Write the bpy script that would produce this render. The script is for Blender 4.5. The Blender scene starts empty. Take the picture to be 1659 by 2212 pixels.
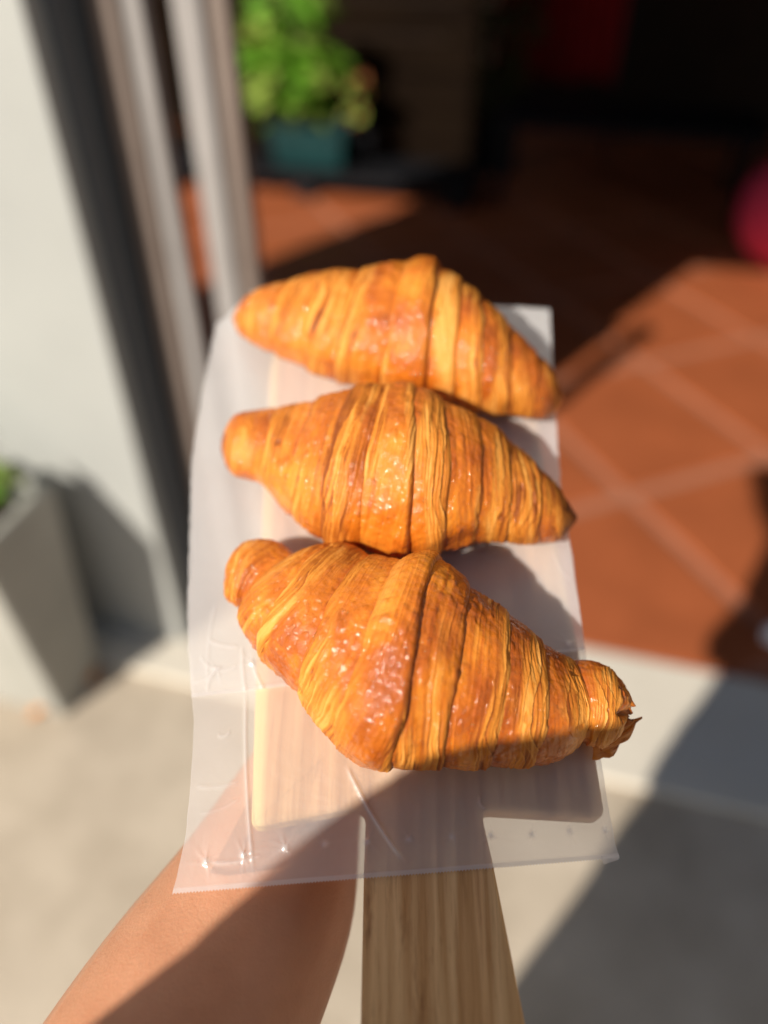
import bpy, bmesh, math, random
import numpy as np
from mathutils import Vector, Matrix, Quaternion
random.seed(7); rng = np.random.default_rng(7)
S = bpy.context.scene
COL = S.collection

# ------------------------------------------------------------ camera, sky, sun, exposure
CAM_Z = 1.25
PITCH = math.radians(39.5)
cd = bpy.data.cameras.new('camera'); cam = bpy.data.objects.new('camera', cd); COL.objects.link(cam)
cam.location = (0, 0, CAM_Z); cam.rotation_euler = (math.radians(90) - PITCH, 0, 0)
cd.sensor_width = 36; cd.lens = 26.27; cd.clip_start = 0.01; cd.clip_end = 400
cd.dof.use_dof = True; cd.dof.focus_distance = 0.262; cd.dof.aperture_fstop = 2.5; cd.dof.aperture_blades = 0
S.camera = cam
EL, AZ = math.radians(32), math.radians(40)
LDIR = Vector((-math.sin(AZ)*math.cos(EL), -math.cos(AZ)*math.cos(EL), math.sin(EL)))   # towards the sun
w = bpy.data.worlds.new('World'); S.world = w; w.use_nodes = True
nt = w.node_tree; nt.nodes.clear()
sky = nt.nodes.new('ShaderNodeTexSky'); sky.sky_type = 'NISHITA'; sky.sun_disc = False
sky.sun_elevation = EL; sky.sun_rotation = math.atan2(LDIR.x, LDIR.y)
bg = nt.nodes.new('ShaderNodeBackground'); bg.inputs[1].default_value = 0.062
out = nt.nodes.new('ShaderNodeOutputWorld')
nt.links.new(sky.outputs[0], bg.inputs[0]); nt.links.new(bg.outputs[0], out.inputs[0])
sd = bpy.data.lights.new('sun', 'SUN'); sun = bpy.data.objects.new('sun', sd); COL.objects.link(sun)
sd.energy = 4.9; sd.angle = math.radians(0.5); sd.color = (1.0, 0.93, 0.82)
sun.location = LDIR * 20; sun.rotation_euler = LDIR.to_track_quat('Z', 'Y').to_euler()
S.view_settings.view_transform = 'Standard'; S.view_settings.look = 'None'
S.view_settings.exposure = 0.3; S.view_settings.gamma = 1
S.cycles.transparent_max_bounces = 16

# ------------------------------------------------------------ design geometry
FPX = 1614.0
Fv = np.array([0, math.cos(PITCH), -math.sin(PITCH)]); Uv = np.array([0, math.sin(PITCH), math.cos(PITCH)]); Xv = np.array([1., 0, 0])
TILT = math.radians(18)
KB = -.281
Nv = np.array([0, -math.sin(TILT), math.cos(TILT)]); Vv = np.array([0, math.cos(TILT), math.sin(TILT)])
EYE = np.array([0, 0, CAM_Z])
ORG = EYE + (Fv - 0.12*Uv) * (KB/(Nv @ (Fv - 0.12*Uv)))       # origin of the tilted board
BOARD = Matrix(((1, 0, 0, ORG[0]), (0, Vv[1], Nv[1], ORG[1]), (0, Vv[2], Nv[2], ORG[2]), (0, 0, 0, 1)))
def bp(x, y, h=0.0):
    """point of the tilted board's own frame (across, along) at height h, from a measured photo point"""
    r = Fv + (x-829.5)/FPX*Xv - (y-1106)/FPX*Uv
    P = r*((KB+h)/(Nv @ r)) + EYE - ORG
    return np.array([P[0], P @ Vv])
def b2w(x, v, h):
    return Vector(ORG + x*Xv + v*Vv + h*Nv)

# ------------------------------------------------------------ helpers
def tag(o, label=None, cat=None, group=None, kind=None):
    if label: o['label'] = label
    if cat: o['category'] = cat
    if group: o['group'] = group
    if kind: o['kind'] = kind
    return o
def link(name, me, mat=None, parent=None, mw=None, smooth=False):
    o = bpy.data.objects.new(name, me); COL.objects.link(o)
    if mat and not me.materials: me.materials.append(mat)
    if mw is not None: o.matrix_world = mw
    if parent: o.parent = parent
    if smooth: me.polygons.foreach_set('use_smooth', [True]*len(me.polygons))
    return o
def from_bm(name, bm, mat=None, parent=None, mw=None, smooth=False):
    me = bpy.data.meshes.new(name); bm.to_mesh(me); bm.free()
    return link(name, me, mat, parent, mw, smooth)
def empty(name, loc=(0, 0, 0), rz=0):
    o = bpy.data.objects.new(name, None); COL.objects.link(o); o.location = loc; o.rotation_euler = (0, 0, rz); return o
def grid_mesh(name, P, wrap_v=False, attrs=None):
    """P: (nu, nv, 3) array of points"""
    nu, nv = P.shape[:2]
    me = bpy.data.meshes.new(name)
    I = np.arange(nu*nv).reshape(nu, nv)
    if wrap_v:
        a = I[:-1]; b = np.roll(I, -1, 1)[:-1]; c = np.roll(I, -1, 1)[1:]; d = I[1:]
    else:
        a = I[:-1, :-1]; b = I[:-1, 1:]; c = I[1:, 1:]; d = I[1:, :-1]
    Q = np.stack([a, b, c, d], -1).reshape(-1, 4)
    me.vertices.add(nu*nv); me.vertices.foreach_set('co', P.reshape(-1).astype(np.float32))
    me.loops.add(Q.size); me.loops.foreach_set('vertex_index', Q.reshape(-1).astype(np.int32))
    me.polygons.add(len(Q)); me.polygons.foreach_set('loop_start', np.arange(0, Q.size, 4, dtype=np.int32))
    me.polygons.foreach_set('use_smooth', np.ones(len(Q), bool))
    me.update(calc_edges=True); me.validate()
    for k, v in (attrs or {}).items():
        if v.ndim == 3:
            at = me.attributes.new(k, 'FLOAT_COLOR', 'POINT')
            at.data.foreach_set('color', v.reshape(-1).astype(np.float32))
        else:
            at = me.attributes.new(k, 'FLOAT', 'POINT')
            at.data.foreach_set('value', v.reshape(-1).astype(np.float32))
    return me
def box_bm(bm, x0, x1, y0, y1, z0, z1, bev=0.0):
    r = bmesh.ops.create_cube(bm, size=1.0)
    for v in r['verts']:
        v.co = Vector(((x0+x1)/2+v.co.x*(x1-x0), (y0+y1)/2+v.co.y*(y1-y0), (z0+z1)/2+v.co.z*(z1-z0)))
    if bev > 0:
        es = list({e for v in r['verts'] for e in v.link_edges})
        bmesh.ops.bevel(bm, geom=es, offset=bev, segments=2, affect='EDGES', profile=.7)
def box(name, dims, mat, parent=None, mw=None, bev=0.0):
    bm = bmesh.new(); box_bm(bm, *dims, bev=bev); return from_bm(name, bm, mat, parent, mw)

# numpy noise
_T = rng.random(65536).astype(np.float64)
def _h(ix, iy, iz=0):
    n = (ix*73856093) ^ (iy*19349663) ^ (iz*83492791)
    n = (n ^ (n >> 13))*1274126177
    return _T[(n ^ (n >> 16)) & 65535]
def sm(t): return t*t*t*(t*(t*6-15)+10)
def vn2(x, y, per=0, seed=0):
    x0 = np.floor(x).astype(np.int64); y0 = np.floor(y).astype(np.int64); fx = sm(x-x0); fy = sm(y-y0)
    y1 = y0+1
    if per: y0 = y0 % per; y1 = y1 % per
    s = seed*7919+11
    a = _h(x0+s, y0); b = _h(x0+1+s, y0); c = _h(x0+s, y1); d = _h(x0+1+s, y1)
    return (a*(1-fx)+b*fx)*(1-fy)+(c*(1-fx)+d*fx)*fy
def vn3(P, sc, seed=0):
    q = P*sc+1000; i = np.floor(q).astype(np.int64); f = sm(q-i); i = i+seed*131
    r = 0
    for dx in (0, 1):
        for dy in (0, 1):
            for dz in (0, 1):
                wgt = (f[..., 0] if dx else 1-f[..., 0])*(f[..., 1] if dy else 1-f[..., 1])*(f[..., 2] if dz else 1-f[..., 2])
                r = r+wgt*_h(i[..., 0]+dx, i[..., 1]+dy, i[..., 2]+dz)
    return r
def ss(a, b, x):
    t = np.clip((x-a)/(b-a), 0, 1); return t*t*(3-2*t)

# ------------------------------------------------------------ materials
def mat(name, col=(.5, .5, .5), rough=.6, spec=.5, metal=0):
    m = bpy.data.materials.new(name); m.use_nodes = True
    b = m.node_tree.nodes['Principled BSDF']
    b.inputs['Base Color'].default_value = (*col, 1); b.inputs['Roughness'].default_value = rough
    b.inputs['Specular IOR Level'].default_value = spec; b.inputs['Metallic'].default_value = metal
    return m
def N(m, t, **kw):
    n = m.node_tree.nodes.new(t)
    for k, v in kw.items():
        if k in n.bl_rna.properties and not k.startswith('i_'): setattr(n, k, v)
        else: n.inputs[k].default_value = v
    return n
def L(m, a, b): m.node_tree.links.new(a, b)
def ramp(m, src, stops):
    r = m.node_tree.nodes.new('ShaderNodeValToRGB'); e = r.color_ramp.elements
    while len(e) < len(stops): e.new(.5)
    for k, (p, c) in enumerate(stops): e[k].position = p; e[k].color = (*c, 1) if len(c) == 3 else c
    L(m, src, r.inputs[0]); return r
def noisy(name, c1, c2, scale=6, rough=.8, bump=.2, bscale=80, detail=6, spec=.3, vec=(1, 1, 1), bd=.01):
    m = mat(name, c1, rough, spec); b = m.node_tree.nodes['Principled BSDF']
    tc = N(m, 'ShaderNodeTexCoord'); mp = N(m, 'ShaderNodeMapping'); mp.inputs['Scale'].default_value = vec
    L(m, tc.outputs['Object'], mp.inputs[0])
    n1 = N(m, 'ShaderNodeTexNoise', Scale=scale, Detail=detail, Roughness=.62); L(m, mp.outputs[0], n1.inputs['Vector'])
    r = ramp(m, n1.outputs[0], [(.3, c1), (.7, c2)]); L(m, r.outputs[0], b.inputs['Base Color'])
    n2 = N(m, 'ShaderNodeTexNoise', Scale=bscale, Detail=5); L(m, mp.outputs[0], n2.inputs['Vector'])
    bu = N(m, 'ShaderNodeBump', Strength=bump, Distance=bd); L(m, n2.outputs[0], bu.inputs['Height']); L(m, bu.outputs[0], b.inputs['Normal'])
    return m

def wood_mat():
    m = mat('pine wood', (.6, .4, .2), .55, .35); b = m.node_tree.nodes['Principled BSDF']
    tc = N(m, 'ShaderNodeTexCoord')
    mp = N(m, 'ShaderNodeMapping'); mp.inputs['Scale'].default_value = (1, .035, .4); L(m, tc.outputs['Object'], mp.inputs[0])
    # broad growth bands
    n1 = N(m, 'ShaderNodeTexNoise', Scale=72, Detail=3, Roughness=.5, Distortion=.25); L(m, mp.outputs[0], n1.inputs['Vector'])
    r1 = ramp(m, n1.outputs[0], [(.28, (.46, .21, .075)), (.40, (.73, .43, .195)), (.50, (.52, .27, .10)), (.60, (.78, .49, .235)), (.72, (.56, .305, .12))])
    # fine pores
    mp2 = N(m, 'ShaderNodeMapping'); mp2.inputs['Scale'].default_value = (1, .05, .5); L(m, tc.outputs['Object'], mp2.inputs[0])
    n2 = N(m, 'ShaderNodeTexNoise', Scale=900, Detail=4, Roughness=.7); L(m, mp2.outputs[0], n2.inputs['Vector'])
    r2 = ramp(m, n2.outputs[0], [(.30, (.50, .36, .26)), (.50, (1, 1, 1))])
    mx = N(m, 'ShaderNodeMix', data_type='RGBA', blend_type='MULTIPLY'); mx.inputs[0].default_value = .45
    L(m, r1.outputs[0], mx.inputs[6]); L(m, r2.outputs[0], mx.inputs[7])
    # dark knots and stains
    mp3 = N(m, 'ShaderNodeMapping'); mp3.inputs['Scale'].default_value = (1, .22, 1); L(m, tc.outputs['Object'], mp3.inputs[0])
    n3 = N(m, 'ShaderNodeTexNoise', Scale=60, Detail=5, Roughness=.7); L(m, mp3.outputs[0], n3.inputs['Vector'])
    r3 = ramp(m, n3.outputs[0], [(.30, (.42, .30, .22)), (.43, (1, 1, 1))])
    mx2 = N(m, 'ShaderNodeMix', data_type='RGBA', blend_type='MULTIPLY'); mx2.inputs[0].default_value = .8
    L(m, mx.outputs[2], mx2.inputs[6]); L(m, r3.outputs[0], mx2.inputs[7])
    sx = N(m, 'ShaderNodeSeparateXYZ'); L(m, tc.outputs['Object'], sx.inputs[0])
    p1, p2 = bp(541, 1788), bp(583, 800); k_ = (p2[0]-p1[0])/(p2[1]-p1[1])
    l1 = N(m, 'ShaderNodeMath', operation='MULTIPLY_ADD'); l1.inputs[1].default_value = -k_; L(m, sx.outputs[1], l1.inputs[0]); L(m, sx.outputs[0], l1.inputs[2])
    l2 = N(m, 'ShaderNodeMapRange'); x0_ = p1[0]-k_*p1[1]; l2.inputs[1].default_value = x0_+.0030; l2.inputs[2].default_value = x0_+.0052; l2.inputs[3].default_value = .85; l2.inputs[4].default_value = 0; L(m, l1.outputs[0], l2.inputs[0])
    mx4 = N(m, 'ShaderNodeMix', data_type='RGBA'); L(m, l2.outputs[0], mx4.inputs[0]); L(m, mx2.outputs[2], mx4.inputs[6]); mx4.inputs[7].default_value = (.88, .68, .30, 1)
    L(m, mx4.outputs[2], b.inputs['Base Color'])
    bu = N(m, 'ShaderNodeBump', Strength=.35, Distance=.0006); L(m, n2.outputs[0], bu.inputs['Height']); L(m, bu.outputs[0], b.inputs['Normal'])
    return m

def film_mat():
    m = bpy.data.materials.new('frosted film'); m.use_nodes = True; t = m.node_tree; t.nodes.clear()
    o = N(m, 'ShaderNodeOutputMaterial')
    tr = N(m, 'ShaderNodeBsdfTransparent'); tr.inputs[0].default_value = (1, 1, 1, 1)
    df = N(m, 'ShaderNodeBsdfDiffuse'); df.inputs[0].default_value = (.93, .92, .93, 1)
    tl = N(m, 'ShaderNodeBsdfTranslucent'); tl.inputs[0].default_value = (.93, .92, .92, 1)
    gl = N(m, 'ShaderNodeBsdfGlossy'); gl.inputs['Roughness'].default_value = .28
    at = N(m, 'ShaderNodeAttribute'); at.attribute_name = 'crease'
    tc = N(m, 'ShaderNodeTexCoord')
    n = N(m, 'ShaderNodeTexNoise', Scale=22, Detail=5, Roughness=.6, Distortion=.6); L(m, tc.outputs['Object'], n.inputs['Vector'])
    ns = N(m, 'ShaderNodeTexNoise', Scale=900, Detail=2); L(m, tc.outputs['Object'], ns.inputs['Vector'])
    bu = N(m, 'ShaderNodeBump', Strength=.6, Distance=.002); L(m, n.outputs[0], bu.inputs['Height'])
    bu2 = N(m, 'ShaderNodeBump', Strength=.15, Distance=.0003); L(m, ns.outputs[0], bu2.inputs['Height']); L(m, bu.outputs[0], bu2.inputs['Normal'])
    for q in (df, gl): L(m, bu2.outputs[0], q.inputs['Normal'])
    mx1 = N(m, 'ShaderNodeMixShader'); mx1.inputs[0].default_value = .45; L(m, df.outputs[0], mx1.inputs[1]); L(m, tl.outputs[0], mx1.inputs[2])
    # scatter weight
    ma = N(m, 'ShaderNodeMath', operation='MULTIPLY_ADD'); ma.inputs[1].default_value = .10; ma.inputs[2].default_value = .36; L(m, n.outputs[0], ma.inputs[0])
    mb = N(m, 'ShaderNodeMath', operation='MULTIPLY_ADD', use_clamp=True); mb.inputs[1].default_value = .45; L(m, at.outputs['Fac'], mb.inputs[0]); L(m, ma.outputs[0], mb.inputs[2])
    mx2 = N(m, 'ShaderNodeMixShader'); L(m, mb.outputs[0], mx2.inputs[0]); L(m, tr.outputs[0], mx2.inputs[1]); L(m, mx1.outputs[0], mx2.inputs[2])
    mg = N(m, 'ShaderNodeMath', operation='MULTIPLY_ADD', use_clamp=True); mg.inputs[1].default_value = .12; mg.inputs[2].default_value = .05; L(m, at.outputs['Fac'], mg.inputs[0])
    mx3 = N(m, 'ShaderNodeMixShader'); L(m, mg.outputs[0], mx3.inputs[0]); L(m, mx2.outputs[0], mx3.inputs[1]); L(m, gl.outputs[0], mx3.inputs[2])
    L(m, mx3.outputs[0], o.inputs[0])
    return m

def crust_mat():
    m = mat('baked crust', (.6, .25, .05), .4, .5); b = m.node_tree.nodes['Principled BSDF']
    at = N(m, 'ShaderNodeAttribute'); at.attribute_name = 'bake'
    sp = N(m, 'ShaderNodeSeparateColor'); L(m, at.outputs['Color'], sp.inputs[0])
    tc = N(m, 'ShaderNodeTexCoord')
    n1 = N(m, 'ShaderNodeTexNoise', Scale=330, Detail=6, Roughness=.65); L(m, tc.outputs['Object'], n1.inputs['Vector'])
    n2 = N(m, 'ShaderNodeTexNoise', Scale=110, Detail=5, Roughness=.6, Distortion=.8); L(m, tc.outputs['Object'], n2.inputs['Vector'])
    # mottled browning
    a1 = N(m, 'ShaderNodeMath', operation='MULTIPLY_ADD'); a1.inputs[1].default_value = .55; L(m, n2.outputs[0], a1.inputs[0]); L(m, sp.outputs[2], a1.inputs[2])
    a2 = N(m, 'ShaderNodeMath', operation='SUBTRACT', use_clamp=True); L(m, a1.outputs[0], a2.inputs[0]); a2.inputs[1].default_value = .27
    g = ramp(m, a2.outputs[0], [(0, (.74, .255, .025)), (.3, (.60, .16, .011)), (.6, (.41, .088, .007)), (.9, (.20, .038, .005)), (1, (.05, .016, .007))])
    s1 = N(m, 'ShaderNodeMath', operation='MULTIPLY_ADD', use_clamp=True); s1.inputs[1].default_value = .25; L(m, n1.outputs[0], s1.inputs[0])
    s0 = N(m, 'ShaderNodeMath', operation='SUBTRACT'); L(m, sp.outputs[1], s0.inputs[0]); s0.inputs[1].default_value = .12; L(m, s0.outputs[0], s1.inputs[2])
    l = ramp(m, s1.outputs[0], [(0, (.80, .36, .078)), (.35, (.65, .235, .030)), (.7, (.50, .15, .016)), (1, (.24, .058, .009))])
    mx = N(m, 'ShaderNodeMix', data_type='RGBA'); L(m, sp.outputs[0], mx.inputs[0]); L(m, g.outputs[0], mx.inputs[6]); L(m, l.outputs[0], mx.inputs[7])
    L(m, mx.outputs[2], b.inputs['Base Color'])
    ro = N(m, 'ShaderNodeMapRange'); L(m, sp.outputs[0], ro.inputs[0]); ro.inputs[3].default_value = .46; ro.inputs[4].default_value = .55
    L(m, ro.outputs[0], b.inputs['Roughness'])
    # egg wash
    cw = N(m, 'ShaderNodeMapRange'); L(m, sp.outputs[0], cw.inputs[0]); cw.inputs[3].default_value = .7; cw.inputs[4].default_value = .10
    L(m, cw.outputs[0], b.inputs['Coat Weight']); b.inputs['Coat Roughness'].default_value = .09; b.inputs['Specular IOR Level'].default_value = .22
    vo = N(m, 'ShaderNodeTexVoronoi', Scale=330); L(m, tc.outputs['Object'], vo.inputs['Vector'])
    bu = N(m, 'ShaderNodeBump', Strength=.55, Distance=.0007); L(m, n1.outputs[0], bu.inputs['Height'])
    bu2 = N(m, 'ShaderNodeBump', Strength=.5, Distance=.0010); L(m, n2.outputs[0], bu2.inputs['Height']); L(m, bu.outputs[0], bu2.inputs['Normal'])
    L(m, bu2.outputs[0], b.inputs['Normal'])
    b3 = N(m, 'ShaderNodeBump', Strength=.9, Distance=.0014); L(m, vo.outputs['Distance'], b3.inputs['Height']); L(m, bu2.outputs[0], b3.inputs['Normal'])
    L(m, b3.outputs[0], b.inputs['Coat Normal'])
    pass
    return m

def skin_mat():
    m = noisy('skin', (.50, .225, .120), (.60, .290, .165), 35, .48, .25, 900, spec=.4, bd=.0011)
    b = m.node_tree.nodes['Principled BSDF']
    b.inputs['Subsurface Weight'].default_value = .25; b.inputs['Subsurface Radius'].default_value = (1, .35, .2); b.inputs['Subsurface Scale'].default_value = .006
    return m
def leaf_mat(name, c1, c2):
    m = noisy(name, c1, c2, 30, .42, .1, 60, spec=.4); t = m.node_tree
    b = t.nodes['Principled BSDF']; o = t.nodes['Material Output']
    tl = N(m, 'ShaderNodeBsdfTranslucent'); tl.inputs[0].default_value = (c2[0]*1.6, c2[1]*1.5, c2[2], 1)
    mx = N(m, 'ShaderNodeMixShader'); mx.inputs[0].default_value = .3; L(m, b.outputs[0], mx.inputs[1]); L(m, tl.outputs[0], mx.inputs[2]); L(m, mx.outputs[0], o.inputs[0])
    return m
M = dict(
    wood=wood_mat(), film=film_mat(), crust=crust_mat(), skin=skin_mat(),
    pavement=noisy('pavement concrete', (.40, .33, .25), (.62, .53, .42), 5, .9, .5, 120, bd=.004),
    sill=noisy('sill concrete', (.62, .565, .475), (.70, .645, .55), 4, .85, .3, 150, bd=.003),
    wall=noisy('cream render', (.345, .35, .335), (.395, .40, .38), 3, .85, .25, 200, bd=.002),
    tile=noisy('terracotta', (.30, .080, .028), (.42, .115, .042), 4, .55, .2, 60, bd=.002),
    grout=noisy('grout', (.33, .125, .07), (.42, .175, .10), 20, .9, .3, 200, bd=.002),
    dark=noisy('shade-dark wood', (.012, .007, .004), (.030, .015, .008), 3, .8, .2, 40),  # deep interior shade put into the wood colour, dark even where sun reaches
    brown=noisy('shade-dark backing slats', (.006, .0035, .0025), (.012, .007, .004), 12, .95, .2, 80, vec=(.2, 1, 1), bd=.002, spec=.03),  # slats nearly black so the added backing stays dark in full sun
    black=mat('black paint', (.006, .006, .008), .7, .2), jamb=mat('dark grey metal', (.075, .085, .095), .5, .5),
    alu=noisy('grey aluminium', (.27, .25, .24), (.32, .30, .29), 8, .42, .05, 300), alu_shade=noisy('taupe shade-side aluminium', (.17, .13, .11), (.21, .165, .14), 8, .5, .05, 300),  # darker taupe also carries the shaded side of the posts
    planter=noisy('grey planter', (.34, .335, .30), (.42, .41, .37), 6, .75, .2, 120, bd=.002), soil=noisy('soil', (.03, .02, .012), (.06, .04, .025), 30, .95, .8, 90),
    teal=noisy('teal plastic', (.004, .032, .034), (.006, .045, .047), 4, .4, .05, 60), red=noisy('red cloth', (.20, .004, .007), (.24, .006, .009), 10, .9, .2, 300, bd=.001),
    pink=noisy('pink fabric', (.60, .035, .09), (.70, .055, .12), 20, .85, .3, 500, bd=.001), white=mat('white tissue', (.8, .8, .82), .8),
    orange=noisy('dry leaf', (.55, .20, .04), (.65, .28, .07), 40, .7, .3, 200, bd=.002),
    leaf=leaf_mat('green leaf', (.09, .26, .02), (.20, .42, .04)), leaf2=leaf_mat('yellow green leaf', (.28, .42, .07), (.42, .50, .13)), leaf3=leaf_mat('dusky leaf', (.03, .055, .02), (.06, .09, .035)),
    copper=leaf_mat('copper leaf', (.30, .10, .04), (.40, .15, .06)), stem=mat('plant stem', (.08, .10, .03), .7),
    shirt=noisy('grey cotton', (.16, .17, .19), (.2, .21, .23), 60, .9, .3, 800, bd=.001), trousers=noisy('dark denim', (.03, .04, .07), (.045, .055, .09), 60, .9, .3, 800, bd=.001),
    hair=noisy('dark hair', (.012, .009, .007), (.03, .02, .015), 60, .5, .4, 300, bd=.002), shoe=mat('shoe rubber', (.5, .5, .5), .7), eye=mat('eye', (.75, .73, .7), .2), lip=mat('lip', (.45, .15, .12), .5),
    phone=mat('phone glass', (.02, .02, .025), .15), lens=mat('lens glass', (.01, .01, .012), .05), screen=mat('phone screen', (.02, .02, .02), .1),
)

# ------------------------------------------------------------ ground, sill, tiled floor (facade frame: e along, d into the building)
O2 = np.array([-.431, 1.069]); EA = np.array([.966, -.259]); DA = np.array([.259, .966])
FROT = math.atan2(EA[1], EA[0])
FAC = Matrix.Translation((O2[0], O2[1], 0)) @ Matrix.Rotation(FROT, 4, 'Z')
def fac(e, d, z=0): return FAC @ Vector((e, d, z))
bm = bmesh.new(); box_bm(bm, -60, 60, -60, 60, -.3, -.008)
tag(from_bm('pavement', bm, M['pavement']), kind='structure')
sill = tag(box('sill', (-4, 5, -.095, .21, -.05, .004), M['sill'], mw=FAC, bev=.004), kind='structure')
bm = bmesh.new(); box_bm(bm, -4, 5, .212, 5.2, -.05, -.004)
gr = tag(from_bm('courtyard_floor', bm, M['grout'], mw=FAC), kind='structure')
# tiles: rectangular pitch, laid askew to the facade
pa, pb, ang = .60, .50, math.radians(22)
A2 = np.array([math.sin(ang), -math.cos(ang)]); B2 = np.array([math.cos(ang), math.sin(ang)])
anch = np.array([.653, 1.583]); tmesh = {}
def clip_poly(poly, a, b, c):      # keep a*x+b*y>=c
    outp = []
    for i in range(len(poly)):
        p, q = poly[i], poly[(i+1) % len(poly)]
        dp, dq = a*p[0]+b*p[1]-c, a*q[0]+b*q[1]-c
        if dp >= 0: outp.append(p)
        if dp*dq < 0:
            t = dp/(dp-dq); outp.append((p[0]+t*(q[0]-p[0]), p[1]+t*(q[1]-p[1])))
    return outp
def tile_mesh(poly):
    bm = bmesh.new(); vs = [bm.verts.new((x, y, 0)) for x, y in poly]; f = bm.faces.new(vs)
    if f.normal.z < 0: f.normal_flip()
    r = bmesh.ops.extrude_face_region(bm, geom=[f]); up = [v for v in r['geom'] if isinstance(v, bmesh.types.BMVert)]
    for v in up: v.co.z += .008
    c = sum((v.co for v in up), Vector())/len(up)
    for v in up: v.co = c+(v.co-c)*.985; v.co.z = .008
    bmesh.ops.recalc_face_normals(bm, faces=bm.faces)
    me = bpy.data.meshes.new('tile'); bm.to_mesh(me); bm.free(); me.materials.append(M['tile']); return me
g = .021
full = [(g, g), (pb-g, g), (pb-g, pa-g), (g, pa-g)]; full_me = tile_mesh(full)
TROT = Matrix.Rotation(ang, 4, 'Z'); FI = FAC.inverted()
nt_ = 0
for i in range(-9, 10):
    for j in range(-12, 10):
        c = anch+B2*pb*i-A2*pa*j
        T = Matrix.Translation((c[0], c[1], -.004)) @ TROT
        loc = [FI @ (T @ Vector((x, y, 0))) for x, y in full]
        if max(p.y for p in loc) < .24 or min(p.y for p in loc) > 5.1 or max(p.x for p in loc) < -3.9 or min(p.x for p in loc) > 4.9: continue
        if min(p.y for p in loc) > .214 and max(p.y for p in loc) < 5.19 and min(p.x for p in loc) > -3.99 and max(p.x for p in loc) < 4.99:
            o = bpy.data.objects.new('tile', full_me); COL.objects.link(o); o.matrix_world = T; o.parent = gr; o.matrix_parent_inverse = FI
        else:
            pl = [(p.x, p.y) for p in loc]
            for a, b, cc in ((0, 1, .216), (0, -1, -5.18), (1, 0, -3.98), (-1, 0, -4.98)): pl = clip_poly(pl, a, b, cc) if len(pl) > 2 else pl
            if len(pl) < 3: continue
            o = bpy.data.objects.new('tile', tile_mesh(pl)); COL.objects.link(o); o.parent = gr; o.location = (0, 0, -.004)
        nt_ += 1

# ------------------------------------------------------------ building: pillar, lintel, roof, back wall, door posts
HL = 1.74
pil = tag(box('wall', (-1.58, 0, 0, .13, .004, HL+2.4), M['wall'], mw=FAC, bev=.006), 'cream rendered wall pier at the left, behind the planter', 'wall')
box('door_jamb', (.001, .014, .035, .135, .004, HL), M['jamb'], pil)
rm = tag(empty('shop_building'), 'dark shaded interior of red tiled patio building with roof', 'building'); rm.matrix_world = FAC
box('lintel', (.002, 5, 0, .13, HL, HL+2.4), M['wall'], rm)
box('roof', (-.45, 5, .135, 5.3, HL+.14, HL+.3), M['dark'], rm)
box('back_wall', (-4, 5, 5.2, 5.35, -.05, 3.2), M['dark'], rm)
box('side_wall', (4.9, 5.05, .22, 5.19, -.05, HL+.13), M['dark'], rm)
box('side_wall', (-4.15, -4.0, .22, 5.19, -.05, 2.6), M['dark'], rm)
box('side_wall', (4.0, 4.9, 0, .13, 0.004, HL-.003), M['wall'], rm)
# two aluminium door posts, each a U-profile with a rail face and a return, their light and shade put into the colours
def post(c, wdt, dep, m1, m2, rot, label):
    o = empty('door_post', (c[0], c[1], -.004 if False else .004), rot); tag(o, label, 'door post', 'upright posts beside the wall')
    box('post_face', (-wdt/2, wdt*.08, -dep/2, dep/2, 0, 1.19), m1, o, bev=.012)
    box('post_return', (wdt*.08+.001, wdt/2, -dep/2+.014, dep/2-.006, 0, 1.18), m2, o, bev=.010)
def pf(e, d):
    p = fac(e, d); return (p.x, p.y)
post(pf(.056, .125), .070, .05, M['alu_shade'], M['alu'], FROT, 'taupe metal door post nearest the cream wall')
post(pf(.176, .125), .070, .05, M['alu'], M['alu_shade'], FROT, 'pale grey metal door post just left of the green plants')

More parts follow.
